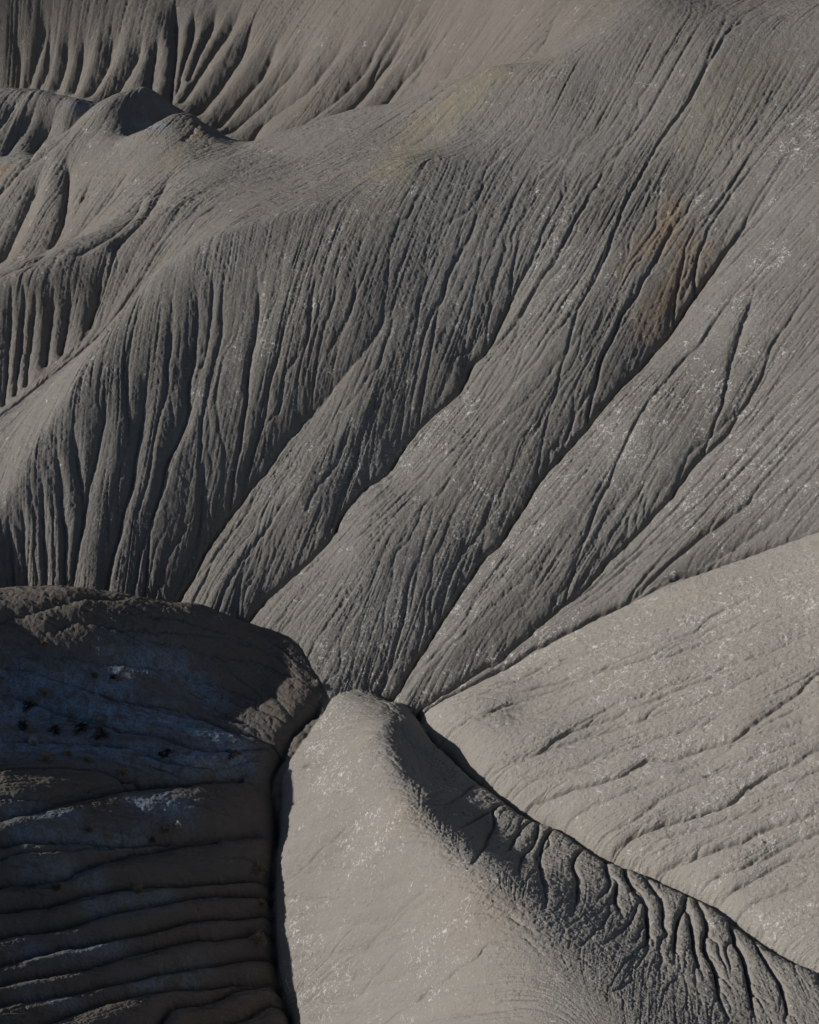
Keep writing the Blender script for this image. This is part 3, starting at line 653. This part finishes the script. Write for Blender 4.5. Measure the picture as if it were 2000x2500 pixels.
def sheet(name, mask, label, cat='hill'):
    """faces whose id mask is true become one mesh"""
    fy, fx = np.nonzero(mask)
    v = np.stack([fy * NX + fx, fy * NX + fx + 1, (fy + 1) * NX + fx + 1, (fy + 1) * NX + fx], 1).ravel()
    used = np.zeros(NX * NY, bool); used[v] = True
    remap = np.cumsum(used) - 1
    v = remap[v].astype(np.int32)
    idx = np.nonzero(used)[0]
    cov = np.stack([np.broadcast_to(X, H.shape).ravel()[idx], np.broadcast_to(Y, H.shape).ravel()[idx], H.ravel()[idx]], 1).astype(np.float32)
    me = bpy.data.meshes.new(name)
    nf = len(fy)
    me.vertices.add(len(idx)); me.vertices.foreach_set('co', cov.ravel())
    me.loops.add(nf * 4); me.loops.foreach_set('vertex_index', v)
    me.polygons.add(nf); me.polygons.foreach_set('loop_start', np.arange(0, nf * 4, 4, dtype=np.int32))
    me.update(calc_edges=True)
    me.materials.append(MAT)
    for an, F in (('frost', FROST), ('ochre', OCHRE), ('olive', OLIVE), ('salt', SALT), ('pale', PALE), ('soil_shade', SOIL_SHADE)):
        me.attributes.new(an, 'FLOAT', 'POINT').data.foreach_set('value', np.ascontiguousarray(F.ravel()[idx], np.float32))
    o = bpy.data.objects.new(name, me); sc.collection.objects.link(o)
    o['kind'] = 'structure'; o['label'] = label; o['category'] = cat
    return o
fid = ID[:-1, :-1]
sheet('hill', fid == 0, 'broad grey clay slope fluted with rills that fan down to the canyon junction', 'slope')
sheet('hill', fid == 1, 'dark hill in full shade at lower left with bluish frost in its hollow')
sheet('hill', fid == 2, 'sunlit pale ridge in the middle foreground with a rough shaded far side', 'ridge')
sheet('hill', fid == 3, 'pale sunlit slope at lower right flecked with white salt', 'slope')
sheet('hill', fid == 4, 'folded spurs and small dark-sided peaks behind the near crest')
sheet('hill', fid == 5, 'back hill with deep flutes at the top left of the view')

# ------------------------------------------------------------------ small shrubs on the shaded hill
def plain(name, c, c2):
    m = bpy.data.materials.new(name); m.use_nodes = True; b = m.node_tree.nodes['Principled BSDF']
    b.inputs['Roughness'].default_value = 1; b.inputs['Specular IOR Level'].default_value = .1
    n = m.node_tree.nodes.new('ShaderNodeTexNoise'); n.inputs['Scale'].default_value = 9
    r = m.node_tree.nodes.new('ShaderNodeValToRGB'); r.color_ramp.elements[0].position = .35; r.color_ramp.elements[1].position = .65
    r.color_ramp.elements[0].color = c + (1,); r.color_ramp.elements[1].color = c2 + (1,)
    m.node_tree.links.new(n.outputs['Fac'], r.inputs['Fac']); m.node_tree.links.new(r.outputs['Color'], b.inputs['Base Color'])
    return m
TAN = plain('dry_twigs', (.24, .19, .12), (.42, .36, .25)); DARK = plain('dark_twigs', (.035, .025, .02), (.07, .055, .04))
PALEM = plain('bleached_twigs', (.40, .38, .33), (.62, .60, .55)); GREEN = plain('grey_green_twigs', (.13, .13, .06), (.25, .25, .13))
def shrub(px, py, w_, h_, mat, label, seed, n=420, group=None):
    cx, cy = hit(np.array([px]), np.array([py])); a = A0 + cx[0] * STEP; l = W0 + cy[0] * STEP
    r = math.exp(l); z = float(sample(H, np.array([a]), np.array([l]))[0])
    q = np.random.default_rng(seed)
    v = []; f = []
    for k in range(n):
        th = q.uniform(0, 2 * math.pi); el = math.asin(q.uniform(-.05, 1)); rr = q.uniform(.45, 1) * (1 + .22 * math.sin(3 * th + seed) + .12 * math.sin(7 * th))
        d = Vector((math.cos(el) * math.cos(th), math.cos(el) * math.sin(th), math.sin(el)))
        tip = Vector((d.x * w_ * .5 * rr, d.y * w_ * .5 * rr, d.z * h_ * rr)); base = tip * q.uniform(.35, .75)
        side = d.cross(Vector(q.normal(size=3))).normalized() * q.uniform(.008, .022)
        b = len(v); v += [base - side * .4, base + side * .4, tip + side, tip - side]; f.append((b, b + 1, b + 2, b + 3))
    for k in range(9):                                   # woody stems from the root
        th = k * .7 + seed; d = Vector((math.cos(th) * .3 * w_, math.sin(th) * .3 * w_, .6 * h_)); s_ = Vector((-math.sin(th), math.cos(th), 0)) * .012
        b = len(v); v += [Vector((0, 0, -.06)) - s_, Vector((0, 0, -.06)) + s_, d + s_ * .4, d - s_ * .4]; f.append((b, b + 1, b + 2, b + 3))
    me = bpy.data.meshes.new('shrub'); me.from_pydata(v, [], f); me.materials.append(mat)
    o = bpy.data.objects.new('shrub', me); sc.collection.objects.link(o); o.location = (r * math.sin(a), r * math.cos(a), z)
    o['label'] = label; o['category'] = 'shrub'; o['group'] = 'small shrubs on the shaded hill'
for k, a_ in enumerate([
    (92, 1462, .75, .45, TAN, 'brown rounded shrub in the upper part of the frosted hollow'),
    (70, 1567, .7, .5, PALEM, 'bleached nearly white shrub low in the frosted hollow'),
    (95, 1598, 1.0, .35, TAN, 'wide flat tan shrub just under the bleached white shrub'),
    (145, 1591, .6, .35, TAN, 'second tan shrub right of the bleached shrub on the hollow floor'),
    (185, 1603, .55, .3, TAN, 'third tan shrub along the hollow floor, farthest right of that row'),
    (200, 1427, .5, .35, GREEN, 'yellow-green shrub on the blue frost below the hill crest'),
    (90, 1359, .5, .3, TAN, 'lone small tan shrub high on the brown upper flank'),
    (546, 1835, 1.0, .5, TAN, 'large tan shrub at the canyon rim, uppermost of three'),
    (551, 1906, .7, .3, TAN, 'flat tan shrub at the canyon rim, middle of three'),
    (545, 1984, 1.1, .5, TAN, 'large spreading tan shrub at the canyon rim, lowest of three'),
    (292, 1877, .65, .4, TAN, 'tan shrub on a rib in the middle of the grooved dark flank'),
    (120, 1870, .6, .35, GREEN, 'grey-green shrub on a rib at the left of the grooved flank'),
    (257, 1630, .6, .3, TAN, 'low tan shrub on the brow under the frosted hollow'),
    (350, 1755, .6, .35, TAN, 'broad tan shrub in the group of three on the upper grooves'),
    (376, 1744, .45, .4, PALEM, 'pale upright shrub in the group of three on the upper grooves'),
    (322, 1771, .5, .3, GREEN, 'dull green shrub in the group of three on the upper grooves'),
    (190, 1750, .55, .35, TAN, 'single tan shrub on a rib left of the group of three'),
    (664, 1441, .5, .25, PALEM, 'pale tuft at the tip of the dark hill above the canyon head'),
    (55, 1488, 1.35, .16, DARK, 'dark mat-like shrub at the left end of the frosted hollow'),
    (165, 1532, 1.35, .16, DARK, 'larger dark shrub in the middle of the blue frost'),
    (208, 1548, 1.35, .16, DARK, 'long dark mat right of the larger dark shrub'),
    (45, 1532, 1.05, .16, DARK, 'dark shrub straight above the bleached white shrub'),
    (112, 1540, 1.05, .16, DARK, 'small dark shrub between two others on the blue frost'),
    (244, 1430, 0.90, .16, DARK, 'dark shrub beside the yellow-green shrub'),
    (345, 1590, 1.05, .16, DARK, 'dark shrub at the right end of the hollow floor'),
    (490, 1590, 1.05, .16, DARK, 'dark shrub on the last frost patch before the canyon')]):
    shrub(*a_, seed=k + 1)
